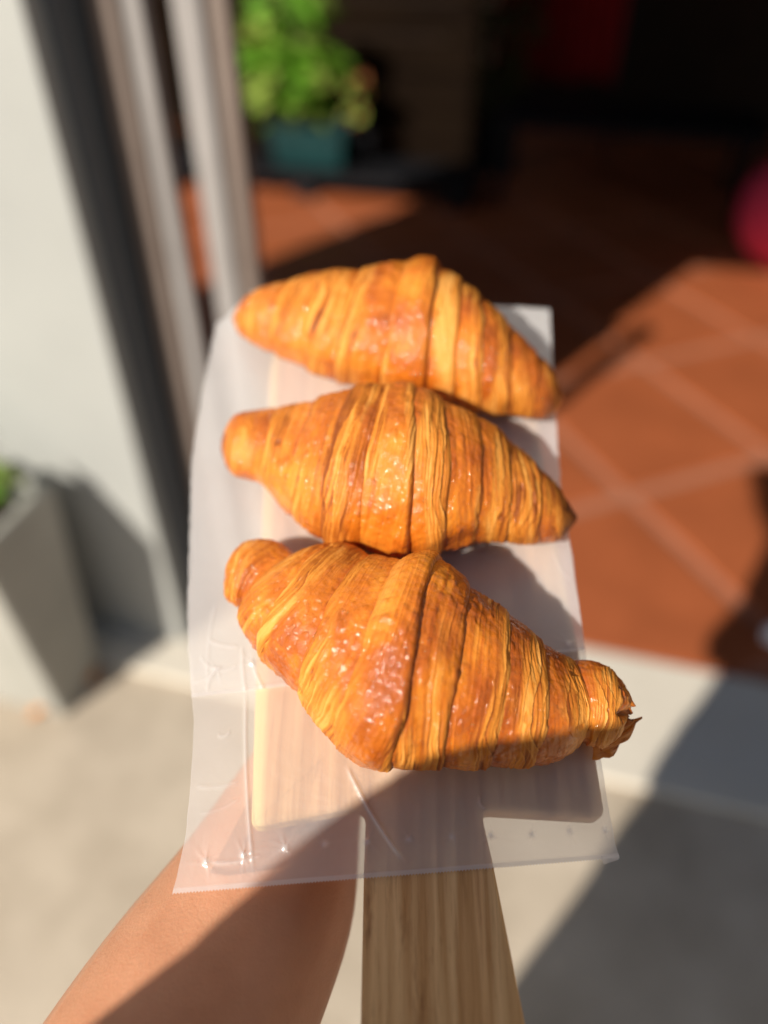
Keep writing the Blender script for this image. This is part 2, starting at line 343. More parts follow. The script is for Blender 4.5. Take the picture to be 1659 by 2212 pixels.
# ------------------------------------------------------------ plants, planters
def leaf_mesh(l, wd, m):
    bm = bmesh.new(); rows = []
    n = 5
    for i in range(n+1):
        t = i/n; hw = wd*math.sin(math.pi*min(1, .06+t*.94))**.8*(1-.25*t); z = -.35*l*t*t
        rows.append([bm.verts.new((-hw, l*t, z+hw*.35)), bm.verts.new((0, l*t, z)), bm.verts.new((hw, l*t, z+hw*.35))])
    for a, b in zip(rows, rows[1:]):
        for k in (0, 1): bm.faces.new((a[k], a[k+1], b[k+1], b[k]))
    me = bpy.data.meshes.new('leaf'); bm.to_mesh(me); bm.free(); me.materials.append(m)
    me.polygons.foreach_set('use_smooth', [True]*len(me.polygons)); return me
def plant(loc, rx, ry, h, n, mats, size, label, group=None, rz=0):
    root = empty('leafy_plant', loc, rz); tag(root, label, 'plant', group)
    bm = bmesh.new()
    tips = []
    for k in range(max(6, n//12)):
        a = random.uniform(0, 6.28); r = random.uniform(.1, .9)
        tip = Vector((rx*r*math.cos(a), ry*r*math.sin(a), h*random.uniform(.4, .95)))
        base = Vector((tip.x*.35, tip.y*.35, 0)); tips.append((base, tip))
        pr = None
        for i in range(6):
            t = i/5; c = base.lerp(tip, t)+Vector((0, 0, .03*math.sin(3*t))); rr = .006*(1-.6*t)
            ring = [bm.verts.new(c+Vector((rr*math.cos(q), rr*math.sin(q), 0))) for q in (0, 1.57, 3.14, 4.71)]
            if pr:
                for q in range(4): bm.faces.new((pr[q], pr[(q+1) % 4], ring[(q+1) % 4], ring[q]))
            pr = ring
    from_bm('stem', bm, M['stem'], root)
    mes = [leaf_mesh(size*s, size*s*.42, M[mm]) for mm in mats for s in (.75, 1.0)]
    for k in range(n):
        b, tp = random.choice(tips); t = random.uniform(.25, 1.05)
        c = b.lerp(tp, t)+Vector((random.gauss(0, rx*.16), random.gauss(0, ry*.16), random.gauss(0, h*.06)))
        c.z = max(c.z, .015)
        o = bpy.data.objects.new('leaf', random.choice(mes)); COL.objects.link(o); o.parent = root; o.location = c
        o.rotation_euler = (random.uniform(-.5, .7), random.uniform(-.5, .5), math.atan2(c.y, c.x)-1.57+random.uniform(-1, 1))
    return root
# planter by the wall: tapered trough with rim
def trough(name, loc, rot, lx, dy_t, dy_b, h, m, rim=.02, soil=True, tap=.03):
    root = empty(name, loc, rot)
    def prism(x0, x1, y0, y1, x0t, x1t, y0t, y1t, z0, z1, bm):
        vs = [bm.verts.new(p) for p in ((x0, y0, z0), (x1, y0, z0), (x1, y1, z0), (x0, y1, z0), (x0t, y0t, z1), (x1t, y0t, z1), (x1t, y1t, z1), (x0t, y1t, z1))]
        for f in ((3, 2, 1, 0), (0, 1, 5, 4), (1, 2, 6, 5), (2, 3, 7, 6), (3, 0, 4, 7)): bm.faces.new([vs[k] for k in f])
        return vs
    bm = bmesh.new()
    yb = (dy_t-dy_b)/2
    vs = prism(-lx+tap, -tap, -dy_t+yb, -yb, -lx, 0, -dy_t, 0, 0, h, bm)
    # rim and inner well
    inn = [bm.verts.new(p) for p in ((-lx+rim, -dy_t+rim, h), (-rim, -dy_t+rim, h), (-rim, -rim, h), (-lx+rim, -rim, h))]
    low = [bm.verts.new(p) for p in ((-lx+rim+.01, -dy_t+rim+.01, h-.09), (-rim-.01, -dy_t+rim+.01, h-.09), (-rim-.01, -rim-.01, h-.09), (-lx+rim+.01, -rim-.01, h-.09))]
    for k in range(4):
        bm.faces.new((vs[4+k], vs[4+(k+1) % 4], inn[(k+1) % 4], inn[k])); bm.faces.new((inn[k], inn[(k+1) % 4], low[(k+1) % 4], low[k]))
    bm.faces.new(low)
    bmesh.ops.recalc_face_normals(bm, faces=bm.faces)
    bmesh.ops.bevel(bm, geom=[e for e in bm.edges], offset=.004, segments=2, affect='EDGES')
    from_bm('trough_shell', bm, m, root, smooth=False)
    if soil:
        s = box('soil', (-lx+rim+.012, -rim-.012, -dy_t+rim+.012, -rim-.012, h-.085, h-.04), M['soil'], root)
    return root
pc = fac(-.135, -.065)
pl_ = trough('planter', (pc.x, pc.y, -.008), FROT, .85, .20, .13, .47, M['planter'], tap=.012)
tag(pl_, 'tall grey tapered planter standing against the cream wall', 'planter')
pc2 = fac(-.135-.30, -.165)
plant((pc2.x, pc2.y, .40), .26, .085, .20, 130, ['leaf', 'leaf', 'leaf2'], .075, 'bright green plant growing in the grey planter', rz=FROT)
# black plinth with teal pot and plants in the yard
pb_ = fac(-1.15, 2.95)
b1 = tag(empty('low_plinth', (pb_.x, pb_.y, .004), FROT), 'low black bench under the teal pot', 'bench')
box('bench_top', (-.5, 1.25, 0, .42, .09, .13), M['black'], b1, bev=.005)
for x in (-.42, .35, 1.17): box('bench_leg', (x-.05, x+.05, .02, .4, 0, .089), M['black'], b1)
sc_ = tag(empty('dark_backing_screen'), 'added dark slatted screen that stands in for shade behind the potted plants', 'screen'); sc_.matrix_world = FAC  # added backing and blocker, keeps the yard behind the plants dark
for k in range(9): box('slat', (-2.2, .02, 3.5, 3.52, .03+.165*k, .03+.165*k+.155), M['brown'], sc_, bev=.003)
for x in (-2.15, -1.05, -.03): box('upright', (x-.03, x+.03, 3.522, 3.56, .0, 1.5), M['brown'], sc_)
tp = fac(-.58, 3.25)
tt = trough('teal_pot', (tp.x, tp.y, .135), FROT, .42, .22, .16, .20, M['teal'], rim=.012, tap=.03)
tag(tt, 'teal plastic trough pot holding the sunlit green plants', 'pot')
pp = fac(-.93, 3.13)
plant((pp.x, pp.y, .30), .28, .11, .66, 230, ['leaf', 'leaf', 'leaf2'], .12, 'lush light green plant in the teal pot', rz=FROT)
pp = fac(-.48, 3.35)
tag(trough('dark_pot', (pp.x, pp.y+.0, .135), FROT, .16, .15, .11, .16, M['black'], rim=.01, tap=.02), 'small black pot beside the teal pot', 'pot')
pp = fac(-.58, 3.28)
plant((pp.x, pp.y, .26), .09, .08, .55, 36, ['copper', 'leaf2'], .09, 'copper and lime leaved plant right of the teal pot', rz=FROT)
pp = fac(.10, 3.75)
pt = tag(trough('floor_pot', (pp.x+.15, pp.y+.15, .004), FROT, .32, .3, .22, .3, M['black'], rim=.015), 'black floor pot under the dusky shrub', 'pot')
pp = fac(.06, 3.78)
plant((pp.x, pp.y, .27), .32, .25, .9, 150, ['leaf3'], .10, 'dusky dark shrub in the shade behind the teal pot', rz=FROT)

# black table in the shade and red cloth on a line behind it
tb = fac(.15, 3.15)
t_ = tag(empty('patio_table', (tb.x, tb.y, .004), FROT), 'low black table standing in the dark shade', 'table')
box('table_top', (0, 1.3, 0, .6, .36, .39), M['black'], t_, bev=.005)
for x in (.04, 1.22):
    for y in (.04, .52): box('leg', (x, x+.04, y, y+.04, 0, .359), M['black'], t_)
# curtain: pleated sheet, with a rod
nu, nv = 120, 20; uu, vv = np.meshgrid(np.linspace(0, 1, nu), np.linspace(0, 1, nv), indexing='ij')
P = np.stack([uu*.72, .03*np.sin(uu*55+.5*np.sin(vv*3)), .42+vv*1.6+.01*np.sin(uu*17)], -1)
cu = fac(-.02, 4.15); c0 = tag(empty('red_curtain', (cu.x, cu.y, .0), FROT), 'dark red cloth hanging in the shade at the back', 'curtain')
cc = link('cloth', grid_mesh('cloth', P), M['red'], c0); sf = cc.modifiers.new('thick', 'SOLIDIFY'); sf.thickness = .003
box('rod', (-.05, .77, -.012, .012, 2.02, 2.045), M['black'], c0, bev=.004)
for x in (-.04, .74): box('stand', (x, x+.025, -.012, .012, .0, 2.02), M['black'], c0)

# pink pouf, white tissue, dry leaves
def blob(name, loc, rad, mtl, amp, label=None, cat=None, sc=(1, 1, 1), seams=0, parent=None, seed=3, pw=1.0):
    a = np.linspace(0, math.pi, 40); b = np.linspace(0, 2*math.pi, 72, endpoint=False); A, B = np.meshgrid(a, b, indexing='ij')
    P = np.stack([np.sin(A)**pw*np.cos(B), np.sin(A)**pw*np.sin(B), np.cos(A)], -1)
    n = vn3(P, 2.2, seed)+.5*vn3(P, 5, seed+1)-.75
    R = 1+amp*n
    if seams: R = R-.035*np.exp(-((np.cos(B*seams/2))/.15)**2)*np.sin(A)
    P = P*R[..., None]*rad*np.array(sc); P[..., 2] -= P[..., 2].min()
    o = link(name, grid_mesh(name, P, True), mtl, mw=Matrix.Translation(loc)); tag(o, label, cat); return o
blob('pouf', (1.76, 3.22, .004), .26, M['pink'], .03, 'round pink padded pouf at the right edge of the picture', 'pouf', (1, 1, .85), seams=8, pw=.8)
blob('tissue', (.845, 1.07, .006), .028, M['white'], .7, 'small crumpled white tissue lying on the shaded tiles', 'tissue', (1, .8, .7), seed=9)
def dry_leaf(loc, s, rz, label):
    me = leaf_mesh(s, s*.38, M['orange']); o = link('dry_leaf', me, mw=Matrix.Translation(loc) @ Matrix.Rotation(rz, 4, 'Z') @ Matrix.Rotation(.15, 4, 'X'))
    for v in me.vertices: v.co.z += .35*s*(v.co.y/s)**2*.8+.012*math.sin(v.co.y/s*5)+.004
    tag(o, label, 'leaf', 'fallen leaves by the planter')
dry_leaf((-.600, .965, -.006), .06, .5, 'orange dry leaf on the pavement right of the planter foot')
dry_leaf((-.665, .90, -.006), .045, 1.9, 'paler dry leaf lying just in front of the planter')

# ------------------------------------------------------------ paddle board
BT = .012
def rnd(pts, r, k=5, skip=()):
    out = []
    n = len(pts)
    for i in range(n):
        p, a, b = [Vector(pts[j]) for j in (i, i-1, (i+1) % n)]
        rr = r[i]
        if rr <= 0: out.append(p); continue
        u = (a-p).normalized()*rr; v_ = (b-p).normalized()*rr
        for t in range(k+1):
            s = t/k; out.append((1-s)**2*(p+u)+2*s*(1-s)*p+s*s*(p+v_))
    return out
opx = [(600, 715), (583, 800), (566, 1100), (552, 1450), (541, 1788), (791, 1741), (786, 1880), (779, 2212), (772, 2560), (1205, 2560), (1136, 2212), (1066, 1863), (1040, 1752), (1309, 1768), (1250, 1400), (1206, 1180), (1160, 900), (1130, 730)]
orr = [.008, 0, 0, 0, .003, .006, 0, 0, .02, .02, 0, 0, .004, .004, 0, 0, 0, .008]
outl = rnd([tuple(bp(*p)) for p in opx], orr)
bm = bmesh.new(); vs = [bm.verts.new((p.x, p.y, 0)) for p in outl]; f = bm.faces.new(vs); bm.normal_update()
if f.normal.z < 0: f.normal_flip()
r = bmesh.ops.extrude_face_region(bm, geom=[f])
for v in [g_ for g_ in r['geom'] if isinstance(g_, bmesh.types.BMVert)]: v.co.z = -BT
bmesh.ops.recalc_face_normals(bm, faces=bm.faces)
es = [e for e in bm.edges if abs(e.verts[0].co.z-e.verts[1].co.z) < 1e-6]
bmesh.ops.bevel(bm, geom=es, offset=.0022, segments=3, affect='EDGES', profile=.6)
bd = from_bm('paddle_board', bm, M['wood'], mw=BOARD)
tag(bd, 'pale pine paddle board with broad handle held under the croissants', 'board')

# ------------------------------------------------------------ translucent bag: two film layers
def polyx(pts, t):
    pts = np.array(pts); d = np.r_[0, np.cumsum(np.linalg.norm(np.diff(pts, axis=0), axis=1))]; d /= d[-1]
    return np.stack([np.interp(t, d, pts[:, 0]), np.interp(t, d, pts[:, 1])], -1)
holes_lo = [(447, 1862), (527, 1847), (617, 1832), (703, 1825), (793, 1820), (883, 1814), (976, 1809), (1060, 1806), (1147, 1803), (1229, 1797), (1305, 1795)]
holes_up = [(472, 1450), (547, 1437), (1225, 1395)]
cre_lo = [((745, 1650), (880, 1872), 1.0), ((532, 1480), (550, 1900), .8), ((1035, 1720), (1050, 1750), .5), ((447, 1862), (570, 1848), .5), ((420, 1700), (520, 1688), .35), ((470, 1590), (500, 1580), .5), ((430, 1760), (520, 1725), .3)]
cre_up = [((525, 1395), (548, 1560), .6), ((545, 1437), (640, 1600), .7), ((450, 1385), (520, 1400), .5), ((418, 1480), (472, 1450), .4), ((472, 1450), (450, 1500), .45), ((435, 1420), (472, 1450), .35), ((472, 1450), (515, 1440), .35), ((1190, 1190), (1232, 1262), .25), ((470, 1300), (450, 1480), .25)]
def sheet(name, Lp, Rp, nu, nv, h0, holes, creases, parent, seed):
    tv = np.linspace(0, 1, nv); tu = np.linspace(0, 1, nu)
    Lb = np.array([bp(*p) for p in Lp]); Rb = np.array([bp(*p) for p in Rp])
    l = polyx(Lb, tv); r_ = polyx(Rb, tv)
    XY = l[:, None]*(1-tu)[None, :, None]+r_[:, None]*tu[None, :, None]
    X_, Y_ = XY[..., 0].copy(), XY[..., 1].copy()
    # ragged side edges, saw-toothed end
    X_[:, 0] += .0004*(vn2(tv*60, tv*0+seed)-.5); X_[:, -1] += .0004*(vn2(tv*60, tv*0+seed+2)-.5)
    wdt = np.linalg.norm(l[-1]-r_[-1]); saw = (np.arange(nu) % 3 < 1)*.00045
    Y_[-1] -= saw
    h = np.full_like(X_, h0); cr = np.zeros_like(X_)
    pr = np.stack([X_, Y_, X_*0], -1)
    over = np.clip((-.073-X_)/.02, 0, 1)+np.clip((bp(829, 1745)[1]-Y_)/.02, 0, 1)
    h += over*(.0022*(vn3(pr, 28, seed)-.5)+.0007*(vn3(pr, 70, seed+1)-.5))+.0005*(vn3(pr, 60, seed+2))
    for (x, y) in holes:
        c = bp(x, y); dx = X_-c[0]; dy = Y_-c[1]; r0 = np.hypot(dx, dy); ph = np.arctan2(dy, dx)
        a = random.uniform(.25, .6)*(1.9 if x < 640 else 1); k0 = random.uniform(0, 6)
        h += a*.0009*np.exp(-(r0/.0011)**2)*1.0
        ray = np.maximum(0, np.cos(ph*2.5+k0))**6+np.maximum(0, np.cos(ph*3.5+k0*2))**8
        h += a*.0006*ray*np.exp(-r0/.0028)*(r0 > .0004)
        cr += (.55+a*.5)*np.exp(-(r0/.0010)**2)+a*(0+.3*ray*np.exp(-r0/.0022))
    for p, q, s in creases:
        a = bp(*p); b = bp(*q); d = b-a; n = np.linalg.norm(d); d = d/n
        t = (X_-a[0])*d[0]+(Y_-a[1])*d[1]; q_ = (X_-a[0])*-d[1]+(Y_-a[1])*d[0]+.0012*np.sin(t/n*3.1)
        tap = ss(0, .15, t/n)*(1-ss(.85, 1, t/n))
        h += s*.0007*np.exp(-(q_/.0007)**2)*tap; cr += s*.75*np.exp(-(q_/.00045)**2)*tap
    # the cut end and sides catch a little more light
    cr[-3:] += .45; cr[:, :1] += .3; cr[:, -1:] += .3
    P = np.stack([X_, Y_, h], -1)
    me = grid_mesh(name, P[::-1], attrs={'crease': np.clip(cr, 0, 1)[::-1]})
    me.materials.append(M['film'])
    o = bpy.data.objects.new(name, me); COL.objects.link(o)
    if parent: o.parent = parent
    else: o.matrix_world = BOARD
    return o
Lo = [(547, 632), (492, 690), (470, 705), (445, 850), (418, 1000), (411, 1300), (414, 1480), (420, 1560), (413, 1700), (404, 1800), (375, 1930)]
Ro = [(1187, 671), (1196, 850), (1210, 1050), (1235, 1200), (1262, 1400), (1290, 1600), (1312, 1740), (1322, 1800), (1335, 1853)]
Lu = [(548, 636), (490, 690), (468, 705), (440, 850), (415, 1000), (407, 1300), (408, 1400), (417, 1510)]
Ru = [(1185, 676), (1194, 850), (1207, 1050), (1231, 1200), (1262, 1408)]
bag = sheet('paper_bag', Lo, Ro, 420, 520, .0009, holes_lo, cre_lo, None, 5)
tag(bag, 'translucent frosted bag laid over the board with perforated saw-cut edge', 'bag')
sheet('bag_flap', Lu, Ru, 420, 420, .0019, holes_up, cre_up, bag, 9)
# torn tab at the right corner
tq = [bp(1296, 1850), bp(1336, 1850), bp(1335, 1858), bp(1302, 1868)]
bm = bmesh.new(); fv = [bm.verts.new((p[0], p[1], .0012)) for p in tq]; bm.faces.new(fv); from_bm('torn_tab', bm, M['film'], bag)

# ------------------------------------------------------------ croissants
def catmull(Pts, t):
    n = len(Pts); i = np.clip(np.floor(t).astype(int), 0, n-2); f = (t-i)[:, None]
    g_ = lambda k: Pts[np.clip(k, 0, n-1)]
    p0, p1, p2, p3 = g_(i-1), g_(i), g_(i+1), g_(i+2)
    return .5*((2*p1)+(-p0+p2)*f+(2*p0-5*p1+4*p2-p3)*f*f+(-p0+3*p1-3*p2+p3)*f**3)
H0 = .0030
def croissant(name, secs, bounds, ci, steps, seed, label, NU=820, NV=300, hs=1.42, burnt=None, torn=0):
    """secs: far/near outline pairs; bounds: wrap seams; ci: index of the seam right of which wraps step down"""
    T, B = [], []
    for (p, q) in secs:
        ln = math.hypot(p[0]-q[0], p[1]-q[1]); hh = hs*ln/2/FPX*.30
        T.append(bp(*p, hh*.62+H0)); B.append(bp(*q, hh*.30+H0))
    T = np.array(T); B = np.array(B)
    th_ = np.linspace(0, 2*math.pi, 48, endpoint=False); c_, s_ = np.cos(th_), np.sin(th_)
    def proj(P3):
        d_ = P3-EYE; dz = d_ @ Fv; return np.stack([829.5+FPX*(d_ @ Xv)/dz, 1106-FPX*(d_ @ Uv)/dz], -1)
    amax = None
    for it in range(7):
        A_ = np.linalg.norm(T-B, axis=1)/2; amax = A_.max()
        for i, (p, q) in enumerate(secs):
            p_, q_ = np.array(p, float), np.array(q, float); e_ = (p_-q_)/np.linalg.norm(p_-q_)
            C_ = (T[i]+B[i])/2; D_ = (T[i]-B[i])/2; Hh_ = hs*A_[i]; hc_ = .44*Hh_
            zz = np.where(s_ > 0, hc_+(Hh_-hc_)*np.abs(s_)**.93, hc_*(1-np.abs(s_)**.62))+(amax-A_[i])*.10+H0
            W = ORG+np.outer(C_[0]+D_[0]*c_, Xv)+np.outer(C_[1]+D_[1]*c_, Vv)+np.outer(zz, Nv)
            g_ = proj(W); dt = g_ @ e_
            hi_, lo_ = g_[dt.argmax()], g_[dt.argmin()]
            T[i] += .8*(bp(*p_)-bp(*(p_+(hi_-p_)))); B[i] += .8*(bp(*q_)-bp(*(q_+(lo_-q_))))
    C = (T+B)/2
    ts = np.linspace(0, len(secs)-1, 4000); cc = catmull(C, ts)
    ds = np.r_[0, np.cumsum(np.linalg.norm(np.diff(cc, axis=0), axis=1))]; Ltot = ds[-1]
    t = np.interp(np.linspace(0, Ltot, NU), ds, ts)           # section index at uniform arclength
    bl = np.interp(bounds, ts, ds)                            # seams in metres
    s = np.linspace(0, Ltot, NU)
    Tp, Bp = catmull(T, t), catmull(B, t)
    Cn = (Tp+Bp)/2; Dn = (Tp-Bp)/2
    cap = np.minimum(1, np.minimum(s/(.005 if torn else .011), (Ltot-s)/(.0045 if torn else .012))); capf = np.sqrt(np.clip(1-(1-cap)**2, 0, 1))
    Dn = Dn*(capf*.995+.005)[:, None]
    a = np.linalg.norm(Dn, axis=1)
    th = np.linspace(0, 2*math.pi, NV, endpoint=False)
    ct, st = np.cos(th), np.sin(th)
    Hh = hs*a; hc = .44*Hh
    z = np.where(st[None] > 0, hc[:, None]+(Hh-hc)[:, None]*np.abs(st[None])**.93, hc[:, None]*(1-np.abs(st[None])**.62))
    lift = (a.max()-a)*.10
    P = np.empty((NU, NV, 3)); P[..., 0] = Cn[:, 0, None]+Dn[:, 0, None]*ct; P[..., 1] = Cn[:, 1, None]+Dn[:, 1, None]*ct; P[..., 2] = z+lift[:, None]
    # normals
    def normals(P):
        du = np.gradient(P, axis=0); dv = np.roll(P, -1, 1)-np.roll(P, 1, 1)
        n = np.cross(dv, du); n /= np.linalg.norm(n, axis=-1, keepdims=True)+1e-12; return n
    nr = normals(P)
    if (nr[NU//2, NV//4, 2] < 0): nr = -nr
    SS, TH = np.meshgrid(s, th/(2*math.pi), indexing='ij')
    amp = np.clip(a/a.max(), .15, 1)[:, None]**.7
    # wrap coordinate with wandering seams
    edges = np.r_[-.002, bl, Ltot+.002]
    sw = SS+.0030*(vn2(SS*45, TH*6, 6, seed)-.5)+.0012*(vn2(SS*160, TH*16, 16, seed+1)-.5)
    k = np.clip(np.searchsorted(edges, sw.ravel()).reshape(sw.shape)-1, 0, len(edges)-2)
    lo, hi = edges[k], edges[k+1]; tt = np.clip((sw-lo)/(hi-lo), 0, 1)
    right = k >= ci                      # on the right of centre the centre side is at tt=0
    tc_ = np.where(right, tt, 1-tt); wl = hi-lo
    # distance (m) to the outer, exposed edge of this wrap and to the covering edge
    d_out = (1-tc_)*wl; d_in = tc_*wl
    st_ = np.array(steps)[k]
    centre = (k == ci-1)
    d_out2 = np.where(centre, np.minimum(tt*.16, 1-tt)*wl, d_out); d_in2 = np.where(centre, .02, d_in)
    var = .55+.9*vn2(SS*25, TH*5, 5, seed+31)
    rise = 1-np.exp(-d_in2/.0075); edge = 1-np.exp(-(d_out2/.0009))
    wrapd = st_*var*.85*(rise*edge*1.05-.62)
    # lamination: bands of thin pale layers, broken up into long patches
    rk = rng.random(len(edges)+1); off = (.36*(rk-.5))[k]
    patch = .55*vn2(SS*62, TH*4, 4, seed+3)+.30*vn2(SS*170, TH*7, 7, seed+4)+.15*vn2(SS*260, TH*22, 22, seed+33)
    grad = np.where(centre, np.abs(tt-.5)*1.5, tc_)-.5
    lam = ss(-.11, .13, patch-.50+.42*grad+off*.7)
    slow = vn2(SS*30, TH*7, 7, seed+5)
    eg = np.minimum(s, Ltot-s)[:, None]; lam = np.maximum(lam, np.exp(-(eg/.016)**2)*ss(.30, .62, vn2(SS*190, TH*5, 5, seed+77)))
    lam = np.maximum(lam, .6*ss(.35, .7, slow)*np.exp(-(d_out2/.0012)**2))
    # streaks: very long in theta, fine along the length; slightly fanning
    sl = SS+.0050*np.sin(TH*2*math.pi+.6)*np.where(SS < edges[ci], -1, .5)*amp+.0030*(vn2(SS*50, TH*7, 7, seed+6)-.5)+.0006*(vn2(SS*200, TH*26, 26, seed+36)-.5)
    f1 = vn2(sl*1250, TH*5, 5, seed+7); f2 = vn2(sl*2600, TH*9, 9, seed+8); f3 = vn2(sl*560, TH*4, 4, seed+9); f4 = vn2(sl*900, TH*24, 24, seed+19)
    f5 = vn2(sl*1900, TH*40, 40, seed+29)
    strk = .32*f1+.20*f2+.20*f3+.14*f4+.14*f5
    ridge = 1-np.abs(2*f1-1); ridge3 = 1-np.abs(2*f3-1)
    lamd = (.25+.75*lam)*.70*(.00036*(ridge3-.5)+.00030*(ridge-.5)+.00030*(f2-.5)+.00034*(f4-.5)+.0003*(f5-.5))*np.clip(slow*1.8, .5, 1.4)
    so = np.where(right, sl, -sl)
    def sheets(fr, wa, sd_):
        g_ = so*fr+wa*vn2(SS*70, TH*6, 6, sd_)+.5*vn2(SS*160, TH*18, 18, sd_+1)
        i_ = np.floor(g_).astype(np.int64); return g_-i_, _h(i_, i_*0+sd_), _h(i_, np.floor(TH*7+3*_h(i_, i_*0+5)).astype(np.int64) % 7+sd_)
    w1, r1_, q1_ = sheets(360, 2.2, seed+50); w2, r2_, q2_ = sheets(820, 2.6, seed+60)
    lamd += lam*(.00034*(w1-.5)*(.4+r1_)+.00024*(w2-.5)*(.4+r2_))
    strk = .50*strk+.22*r1_+.18*r2_+.10*q1_
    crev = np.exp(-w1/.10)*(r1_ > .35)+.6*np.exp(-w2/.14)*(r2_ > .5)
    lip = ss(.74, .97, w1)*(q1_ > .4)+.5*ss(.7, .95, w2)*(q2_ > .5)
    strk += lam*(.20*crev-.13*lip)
    # crust: lumps, blisters
    n_l = vn3(P, 65, seed)+.5*vn3(P, 140, seed+1)-.75
    n_b = vn3(P, 300, seed+2); n_c = vn3(P, 640, seed+3)
    blis = np.clip(n_b-.58, 0, 1)*2.4*(vn3(P, 90, seed+21) > .45)
    crd = (1-lam)*(.00065*(blis)+.00036*(n_c-.5)+.0002*(ridge3-.5))
    big = .0038*(vn2(SS*34, TH*4, 4, seed+10)-.5)+.0030*(vn2(SS*75, TH*7, 7, seed+11)-.5)
    d = amp*(wrapd+big*.6)+amp**.5*(lamd+crd)+.0016*n_l*amp
    # tears: short splits in the skin along the streaks
    tear = np.clip((vn2(sl*420, TH*26, 26, seed+12)-.86)*9, 0, 1)*lam
    d -= .0005*tear
    fade = ss(0, .02, capf)[:, None]
    P2 = P+nr*(d*fade)[..., None]
    if torn:      # the roll ends break into uneven leaves
        for sgn, dist, k_ in ((1, Ltot-s, torn), (-1, s, torn*.35)):
            tip = Cn[-1]-Cn[-40] if sgn > 0 else Cn[0]-Cn[40]; tip = tip/np.linalg.norm(tip)
            rg = .60*vn2(TH*0+3, TH*5, 5, seed+90)+.25*vn2(TH*0+3, TH*13, 13, seed+91)+.15*vn2(TH*0+3, TH*31, 31, seed+92)-.55
            if sgn > 0: rg = rg-.55*np.exp(-((TH-.50)/.035)**2)-.4*np.exp(-((TH-.30)/.02)**2)
            wv_ = np.exp(-(dist/.0075)**2)[:, None]*ss(.12, .5, capf)[:, None]*k_
            P2[..., 0] += tip[0]*rg*wv_; P2[..., 1] += tip[1]*rg*wv_; P2[..., 2] += wv_*.25*(vn2(TH*0+3, TH*9, 9, seed+93)-.5)
            P2 -= nr*(ss(.0, 1, 1-capf)*1.0)[:, None, None]*(np.exp(-(dist/.01)**2)[:, None]*.0015*vn2(SS*900, TH*20, 20, seed+94))[..., None]
    P2[..., 2] = np.maximum(P2[..., 2], 0)
    # browning
    up = np.clip(nr[..., 2], 0, 1)
    pt = vn2(SS*80, TH*8, 8, seed+41)
    br = .24+.50*(vn3(P, 55, seed+5)-.5)+.30*(vn3(P, 150, seed+6)-.5)+.42*(pt-.5)+.22*np.clip(blis, 0, 1)+.06*up+.16*(f1-.5)+.10*crev
    dk = ss(.62, .9, 1-np.abs(2*vn2(sl*300, TH*5, 5, seed+71)-1))*ss(.4, .75, vn2(SS*60, TH*5, 5, seed+72))
    br += .25*dk*np.where(right, 1, .35)
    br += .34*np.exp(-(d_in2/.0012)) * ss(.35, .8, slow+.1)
    endd = np.minimum(s, Ltot-s)[:, None]; br += .22*np.exp(-endd/.012)
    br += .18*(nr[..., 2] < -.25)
    br = np.where(br > .52, .52+(br-.52)*.35, br)
    if burnt: br += burnt*np.exp(-((Ltot-s)[:, None]/.0075)**1.5)*(.5+vn2(SS*200, TH*8, 8, seed+15))
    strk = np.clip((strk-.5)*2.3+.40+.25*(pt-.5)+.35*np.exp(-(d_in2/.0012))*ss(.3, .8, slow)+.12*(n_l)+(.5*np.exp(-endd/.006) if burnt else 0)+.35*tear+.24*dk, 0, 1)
    col = np.stack([np.clip(lam, 0, 1)*(1-.5*np.exp(-endd/.008) if burnt else 1), strk, np.clip(br, 0, 1), np.ones_like(lam)], -1)
    me = grid_mesh(name, P2, True, {'bake': col}); me.materials.append(M['crust'])
    o = bpy.data.objects.new(name, me); COL.objects.link(o); o.matrix_world = BOARD @ Matrix.Translation((0, 0, H0))
    tag(o, label, 'croissant', 'croissants lying across the board')
    return o
GA = [((484, 1238), (478, 1275)), ((500, 1198), (484, 1296)), ((535, 1168), (508, 1306)), ((596, 1168), (518, 1308)), ((648, 1198), (529, 1312)), ((682, 1192), (521, 1348)), ((715, 1178), (545, 1392)), ((765, 1184), (585, 1445)), ((805, 1198), (640, 1515)), ((850, 1208), (693, 1585)), ((900, 1200), (750, 1640)), ((938, 1204), (832, 1672)), ((988, 1238), (905, 1666)), ((1046, 1284), (985, 1662)), ((1100, 1320), (1060, 1656)), ((1150, 1362), (1130, 1660)), ((1192, 1402), (1205, 1643)), ((1222, 1420), (1258, 1608)), ((1270, 1424), (1272, 1614)), ((1318, 1446), (1310, 1616)), ((1348, 1475), (1345, 1596)), ((1368, 1505), (1362, 1560))]
cA = croissant('croissant', GA, [1.7, 4.25, 6.3, 7.9, 9.4, 11.25, 12.6, 14.0, 15.4, 17.3, 19.4], 6, [.0014, .0016, .0026, .0026, .0024, .0022, .0028, .0022, .0022, .0026, .0026, .0014], 21,
               'largest croissant, nearest the handle, with torn flaky right tip', NU=900, torn=.011)
GB = [((477, 945), (478, 985)), ((487, 915), (490, 1015)), ((515, 897), (512, 1032)), ((566, 884), (556, 1042)), ((615, 878), (583, 1064)), ((675, 868), (628, 1108)), ((730, 852), (672, 1145)), ((785, 836), (725, 1176)), ((838, 828), (790, 1192)), ((882, 824), (850, 1202)), ((920, 832), (905, 1204)), ((965, 858), (960, 1198)), ((1012, 885), (1012, 1184)), ((1062, 918), (1062, 1176)), ((1110, 962), (1112, 1178)), ((1152, 1000), (1162, 1178)), ((1192, 1040), (1200, 1170)), ((1226, 1075), (1228, 1155)), ((1250, 1100), (1244, 1135))]
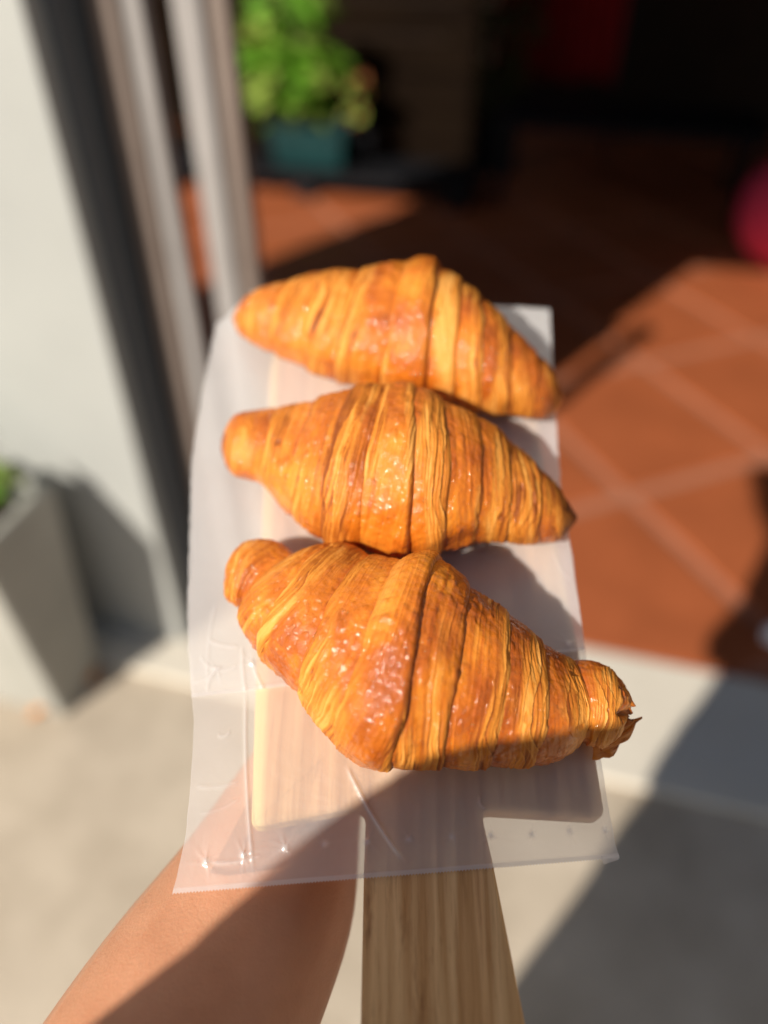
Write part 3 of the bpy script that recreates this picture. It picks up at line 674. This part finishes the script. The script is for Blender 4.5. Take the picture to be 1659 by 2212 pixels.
cB = croissant('croissant', GB, [3.7, 5.2, 6.6, 7.9, 9.6, 10.9, 12.2, 13.5, 15.0, 16.6], 5, [.0010, .0018, .0024, .0022, .0030, .0028, .0020, .0020, .0024, .0024, .0012], 33,
               'middle croissant of the three, with small burnt right tip', burnt=1.1)
GC = [((501, 678), (502, 696)), ((516, 655), (514, 722)), ((552, 628), (538, 742)), ((605, 606), (575, 760)), ((658, 596), (618, 778)), ((708, 587), (662, 797)), ((762, 580), (712, 822)), ((820, 570), (768, 840)), ((872, 554), (822, 852)), ((912, 549), (868, 860)), ((944, 562), (912, 866)), ((988, 600), (965, 876)), ((1032, 634), (1018, 890)), ((1082, 680), (1075, 898)), ((1130, 728), (1128, 902)), ((1178, 778), (1172, 904)), ((1208, 818), (1203, 893)), ((1222, 842), (1216, 872))]
cC = croissant('croissant', GC, [1.9, 3.4, 4.9, 6.3, 8.0, 10.15, 11.2, 12.2, 13.3, 14.5, 15.8], 6, [.0012, .0018, .0022, .0024, .0022, .0030, .0028, .0020, .0022, .0022, .0022, .0012], 47,
               'farthest croissant, at the top end of the board', burnt=.35, NU=700, NV=260)
# torn pastry flakes at the right tip of the near croissant
def flake(parent, p, q, wd, h, curl, seed, rough=.5):
    """thin leaf of pastry from p to q (photo-measured), curling, with a jagged free edge"""
    a = bp(*p, h); b = bp(*q, h); d = b-a; n = np.linalg.norm(d); d /= n; e = np.array([-d[1], d[0]])
    nu, nv = 26, 40; U_, V_ = np.meshgrid(np.linspace(0, 1, nu), np.linspace(-1, 1, nv), indexing='ij')
    jag = 1-rough*.35*np.abs(V_)+.5*rough*(vn2(V_*2.2+9, V_*0+seed)-.5)
    edge_ = 1+.22*rough*(vn2(U_*6, U_*0+seed+V_*.5)-.5)
    u_ = U_*jag*n; w_ = V_*wd*(1-.85*U_**5)*edge_+wd*.35*(vn2(U_*3, U_*0+seed)-.5)*U_
    x = a[0]+d[0]*u_+e[0]*w_; y = a[1]+d[1]*u_+e[1]*w_
    z = h+curl*U_**2-abs(wd)*.8*V_**2*(1-.6*U_)+.0009*(vn2(U_*5, V_*5, 0, seed)-.5)+.0005*(vn2(U_*2, V_*16, 0, seed+1)-.5)
    P = np.stack([x, y, z-H0], -1)
    st = vn2(V_*14, U_*2, 0, seed+4); col = np.stack([np.full_like(x, .65), np.clip(.2+st*.55+.45*U_**6, 0, 1), .35+.4*U_**3, np.ones_like(x)], -1)
    me = grid_mesh('pastry_flake', P, attrs={'bake': col}); me.materials.append(M['crust'])
    o = bpy.data.objects.new('pastry_flake', me); COL.objects.link(o); o.parent = parent
    m_ = o.modifiers.new('thick', 'SOLIDIFY'); m_.thickness = .0007; m_.offset = 0
for f_ in [((1325, 1492), (1377, 1512), .0050, .0215, -.0060, 3, .5), ((1318, 1515), (1372, 1532), .0050, .0160, -.0040, 8, .6),
           ((1290, 1588), (1379, 1553), .0050, .0095, .0005, 5, .6), ((1280, 1604), (1350, 1600), .0050, .0065, -.002, 7, .6)]:
    flake(cA, *f_)

# ------------------------------------------------------------ the person (forearm under the board; body behind the phone casts the shadow)
def skin_obj(name, verts, edges, mtl, parent=None, root=0, sub=2):
    me = bpy.data.meshes.new(name); me.from_pydata([v[0] for v in verts], edges, []); me.update()
    o = bpy.data.objects.new(name, me); COL.objects.link(o)
    md = o.modifiers.new('s', 'SKIN'); md.use_smooth_shade = True; md.branch_smoothing = .4
    sv = me.skin_vertices[0].data
    for i, v in enumerate(verts):
        r_ = v[1]; sv[i].radius = r_ if isinstance(r_, tuple) else (r_, r_)
    sv[root].use_root = True
    ms = o.modifiers.new('u', 'SUBSURF'); ms.levels = sub; ms.render_levels = sub
    dg = bpy.context.evaluated_depsgraph_get(); ev = o.evaluated_get(dg); nm = bpy.data.meshes.new_from_object(ev)
    o.modifiers.clear(); o.data = nm; nm.name = name; nm.materials.clear(); nm.materials.append(mtl)
    nm.polygons.foreach_set('use_smooth', [True]*len(nm.polygons))
    if parent: o.parent = parent
    return o
def wp(x, y, h):
    c = bp(x, y, h); return b2w(c[0], c[1], h)
def rel(x, y, z): return Vector((x, y, z+CAM_Z))
V = []; E = []
def av(p, r, par=None):
    V.append((tuple(p), r)); i = len(V)-1
    if par is not None: E.append((par, i))
    return i
BX, BY = -.095, -.27
DZ = -.008
pel = av(rel(BX, BY, -.36), (.235, .12)); sp1 = av(rel(BX, BY, -.20), (.235, .11), pel); sp2 = av(rel(BX, BY, -.05), (.205, .105), sp1); sp3 = av(rel(BX, BY, .05+DZ), (.11, .08), sp2)
nk = av(rel(BX, BY+.01, .14), .052, sp3); hd0 = av(rel(BX, BY+.03, .19), .06, nk); hd1 = av(rel(BX, BY+.045, .26), (.078, .088), hd0); hd2 = av(rel(BX, BY+.03, .335), (.062, .075), hd1)
def leg(sx):
    a = av(rel(BX+sx*.095, BY, -.46), .115, pel); b = av(rel(BX+sx*.095, BY+.01, -.66), .10, a); c = av(rel(BX+sx*.08, BY+.02, -.83), .078, b)
    d = av(rel(BX+sx*.085, BY-.01, -.98), .058, c); e_ = av(rel(BX+sx*.09, BY-.03, -1.17), .033, d); f_ = av(rel(BX+sx*.095, BY+.05, -1.215), (.035, .028), e_); av(rel(BX+sx*.10, BY+.13, -1.228), (.035, .018), f_)
leg(-1); leg(1)
# left arm: shoulder, elbow, forearm towards the board, hand under it
shl = av(rel(-.265, -.26, .055+DZ), .056, sp3); ua = av(rel(-.322, -.25, -.07), .050, shl)
pB = wp(412, 2212, -.040); pA = wp(596, 1890, -.046)
dirv = (pB-pA).normalized(); elb = pB+dirv*.105
ub = av(rel(-.335, -.225, -.20), .050, ua); ub = av(rel(-.25, -.12, -.275), .043, ub)
el_ = av(elb, .043, ub)
fB = av(pB.lerp(elb, .45), .0475, el_); fb2 = av(pB, .0462, fB); fm = av(pA.lerp(pB, .5), .0425, fb2); fA = av(pA, .0388, fm)
wr = av(b2w(-.036, bp(829, 1640)[1], -.052), (.031, .026), fA)
wr2 = av(b2w(-.024, bp(829, 1500)[1], -.050), (.028, .022), wr)
pm0 = av(b2w(-.016, bp(829, 1400)[1], -.040), (.033, .018), wr2); pm1 = av(b2w(-.008, bp(829, 1260)[1], -.028), (.038, .0135), pm0)
vk = bp(829, 1260)[1]
for dx, ln, sp in ((-.030, .052, -.018), (-.011, .066, -.006), (.010, .062, .006), (.028, .048, .018)):
    kn = av(b2w(-.008+dx, vk+.020, -.0245), .0090, pm1)
    j1 = av(b2w(-.008+dx+sp*.4, vk+.020+ln*.42, -.0225), .0085, kn); j2 = av(b2w(-.008+dx+sp*.75, vk+.020+ln*.74, -.0215), .0078, j1)
    av(b2w(-.008+dx+sp, vk+.018+ln, -.0205), .0066, j2)
th0 = av(b2w(.020, bp(829, 1370)[1], -.030), .0115, pm0); th1 = av(b2w(.040, bp(829, 1320)[1], -.024), .0095, th0); av(b2w(.052, bp(829, 1270)[1], -.0212), .0080, th1)
# right arm holding the phone
shr = av(rel(.125, -.26, .055+DZ), .052, sp3); ur = av(rel(.145, -.25, -.06), .044, shr); er = av(rel(.155, -.20, -.17), .040, ur)
fr = av(rel(.165, -.13, -.145), .038, er); wrr = av(rel(.115, -.045, -.105), (.027, .022), fr); pr_ = av(rel(.085, -.018, -.075), (.033, .014), wrr)
for k in range(4):
    zc = -.045-.022*k
    q0 = av(rel(.088, .004, zc+.002), .0088, pr_)
    q1 = av(rel(.083, .012-.0*k, zc-.002), .0080, q0); av(rel(.066, .013-.012*0, zc-.006), .0070, q1)
tq0 = av(rel(.078, -.034, -.055), .010, pr_); av(rel(.058, -.034, -.040), .0085, tq0)
person = skin_obj('person', V, E, M['skin'], root=0)
tag(person, 'person whose bare forearm comes in from below left to hold the board', 'person')
# clothes and hair
def part(name, idx, grow, mtl, root=0, sub=2):
    m_ = {i: k for k, i in enumerate(idx)}
    vs_ = [(V[i][0], tuple(x+grow for x in (V[i][1] if isinstance(V[i][1], tuple) else (V[i][1],)*2))) for i in idx]
    es_ = [(m_[a], m_[b]) for a, b in E if a in m_ and b in m_]
    return skin_obj(name, vs_, es_, mtl, person, 0, sub)
part('shirt', [pel, sp1, sp2, sp3, shl, ua, shr, ur], .014, M['shirt'])
def garment(name, rings, mtl, folds):
    """tube of elliptical rings (x, y, z, half width, half depth) with soft folds and an open hem"""
    a = np.linspace(0, 2*math.pi, 96, endpoint=False); zs = np.linspace(0, 1, 40); k_ = np.array(rings); t = np.linspace(0, 1, len(rings))
    c = np.stack([np.interp(zs, t, k_[:, q]) for q in range(5)], -1)
    A_, Z_ = np.meshgrid(a, zs); Z_ = Z_[..., None][..., 0]
    f_ = 1+folds*(Z_**1.2)*np.sin(A_*9+2*np.sin(A_*2))+.01*np.sin(Z_*23+A_*3)
    P = np.stack([c[:, 0, None]+c[:, 3, None]*np.cos(A_)*f_, c[:, 1, None]+c[:, 4, None]*np.sin(A_)*f_, c[:, 2, None]+CAM_Z+0*A_], -1)
    o = link(name, grid_mesh(name, P, True), mtl, person); m_ = o.modifiers.new('thick', 'SOLIDIFY'); m_.thickness = .003; return o
garment('shirt_body', [(BX, BY, .03, .17, .10), (BX, BY, -.05, .215, .125), (BX, BY, -.20, .235, .13), (BX, BY, -.36, .24, .14), (BX, BY, -.44, .25, .145)], M['shirt'], .012)
garment('skirt', [(BX, BY, -.34, .225, .125), (BX, BY, -.45, .235, .135), (BX, BY, -.65, .235, .15), (BX, BY, -.86, .24, .17)], M['trousers'], .05)
for sx in (-1, 1): 
    o = blob('shoe', (BX+sx*.095, -.21, .0-.008), .13, M['shoe'], .02, None, None, (.40, 1, .40), pw=.8); o.parent = person

hair = skin_obj('hair', [(tuple(rel(BX, BY+.03, .345)), (.078, .085)), (tuple(rel(BX, BY-.015, .31)), (.078, .07)), (tuple(rel(BX, BY-.035, .22)), (.075, .055)), (tuple(rel(BX, BY-.045, .12)), (.07, .03))], [(0, 1), (1, 2), (2, 3)], M['hair'], person)
def ball(name, c, r, mtl, sc=(1, 1, 1), parent=None):
    bm = bmesh.new(); bmesh.ops.create_uvsphere(bm, u_segments=20, v_segments=12, radius=r)
    for v in bm.verts: v.co = Vector((v.co.x*sc[0], v.co.y*sc[1], v.co.z*sc[2]))+Vector(c)
    return from_bm(name, bm, mtl, parent, smooth=True)
for sx in (-1, 1):
    ball('eye', rel(BX+sx*.031, BY+.098, .265), .012, M['eye'], parent=person)
    ball('ear', rel(BX+sx*.080, BY+.035, .255), .026, M['skin'], (.3, .7, 1.2), person)
ball('nose', rel(BX, BY+.120, .240), .016, M['skin'], (.8, 1, 1.5), person)
ball('mouth', rel(BX, BY+.103, .212), .020, M['lip'], (1.1, .5, .35), person)
# phone just behind the lens position
PH = Matrix.Translation((0, 0, CAM_Z)) @ Matrix.Rotation(math.radians(90)-PITCH, 4, 'X')
ph = tag(box('phone', (-.014, .060, -.128, .016, .006, .014), M['phone'], mw=PH, bev=.0025), 'black phone held up in the right hand above the board', 'phone')
box('screen', (-.011, .057, -.124, .012, .0141, .0146), M['screen'], ph)
bm = bmesh.new()
n_ = 32
ro = [(math.cos(2*math.pi*k/n_), math.sin(2*math.pi*k/n_)) for k in range(n_)]
rings = [[bm.verts.new((x*r_, y*r_, z_)) for x, y in ro] for r_, z_ in ((.0085, .0062), (.0085, .0045), (.0075, .0042), (.0072, .0058))]
for a_, b_ in zip(rings, rings[1:]):
    for k in range(n_): bm.faces.new((a_[k], a_[(k+1) % n_], b_[(k+1) % n_], b_[k]))
bm.faces.new(rings[-1]); from_bm('lens_ring', bm, M['lens'], ph, smooth=False)
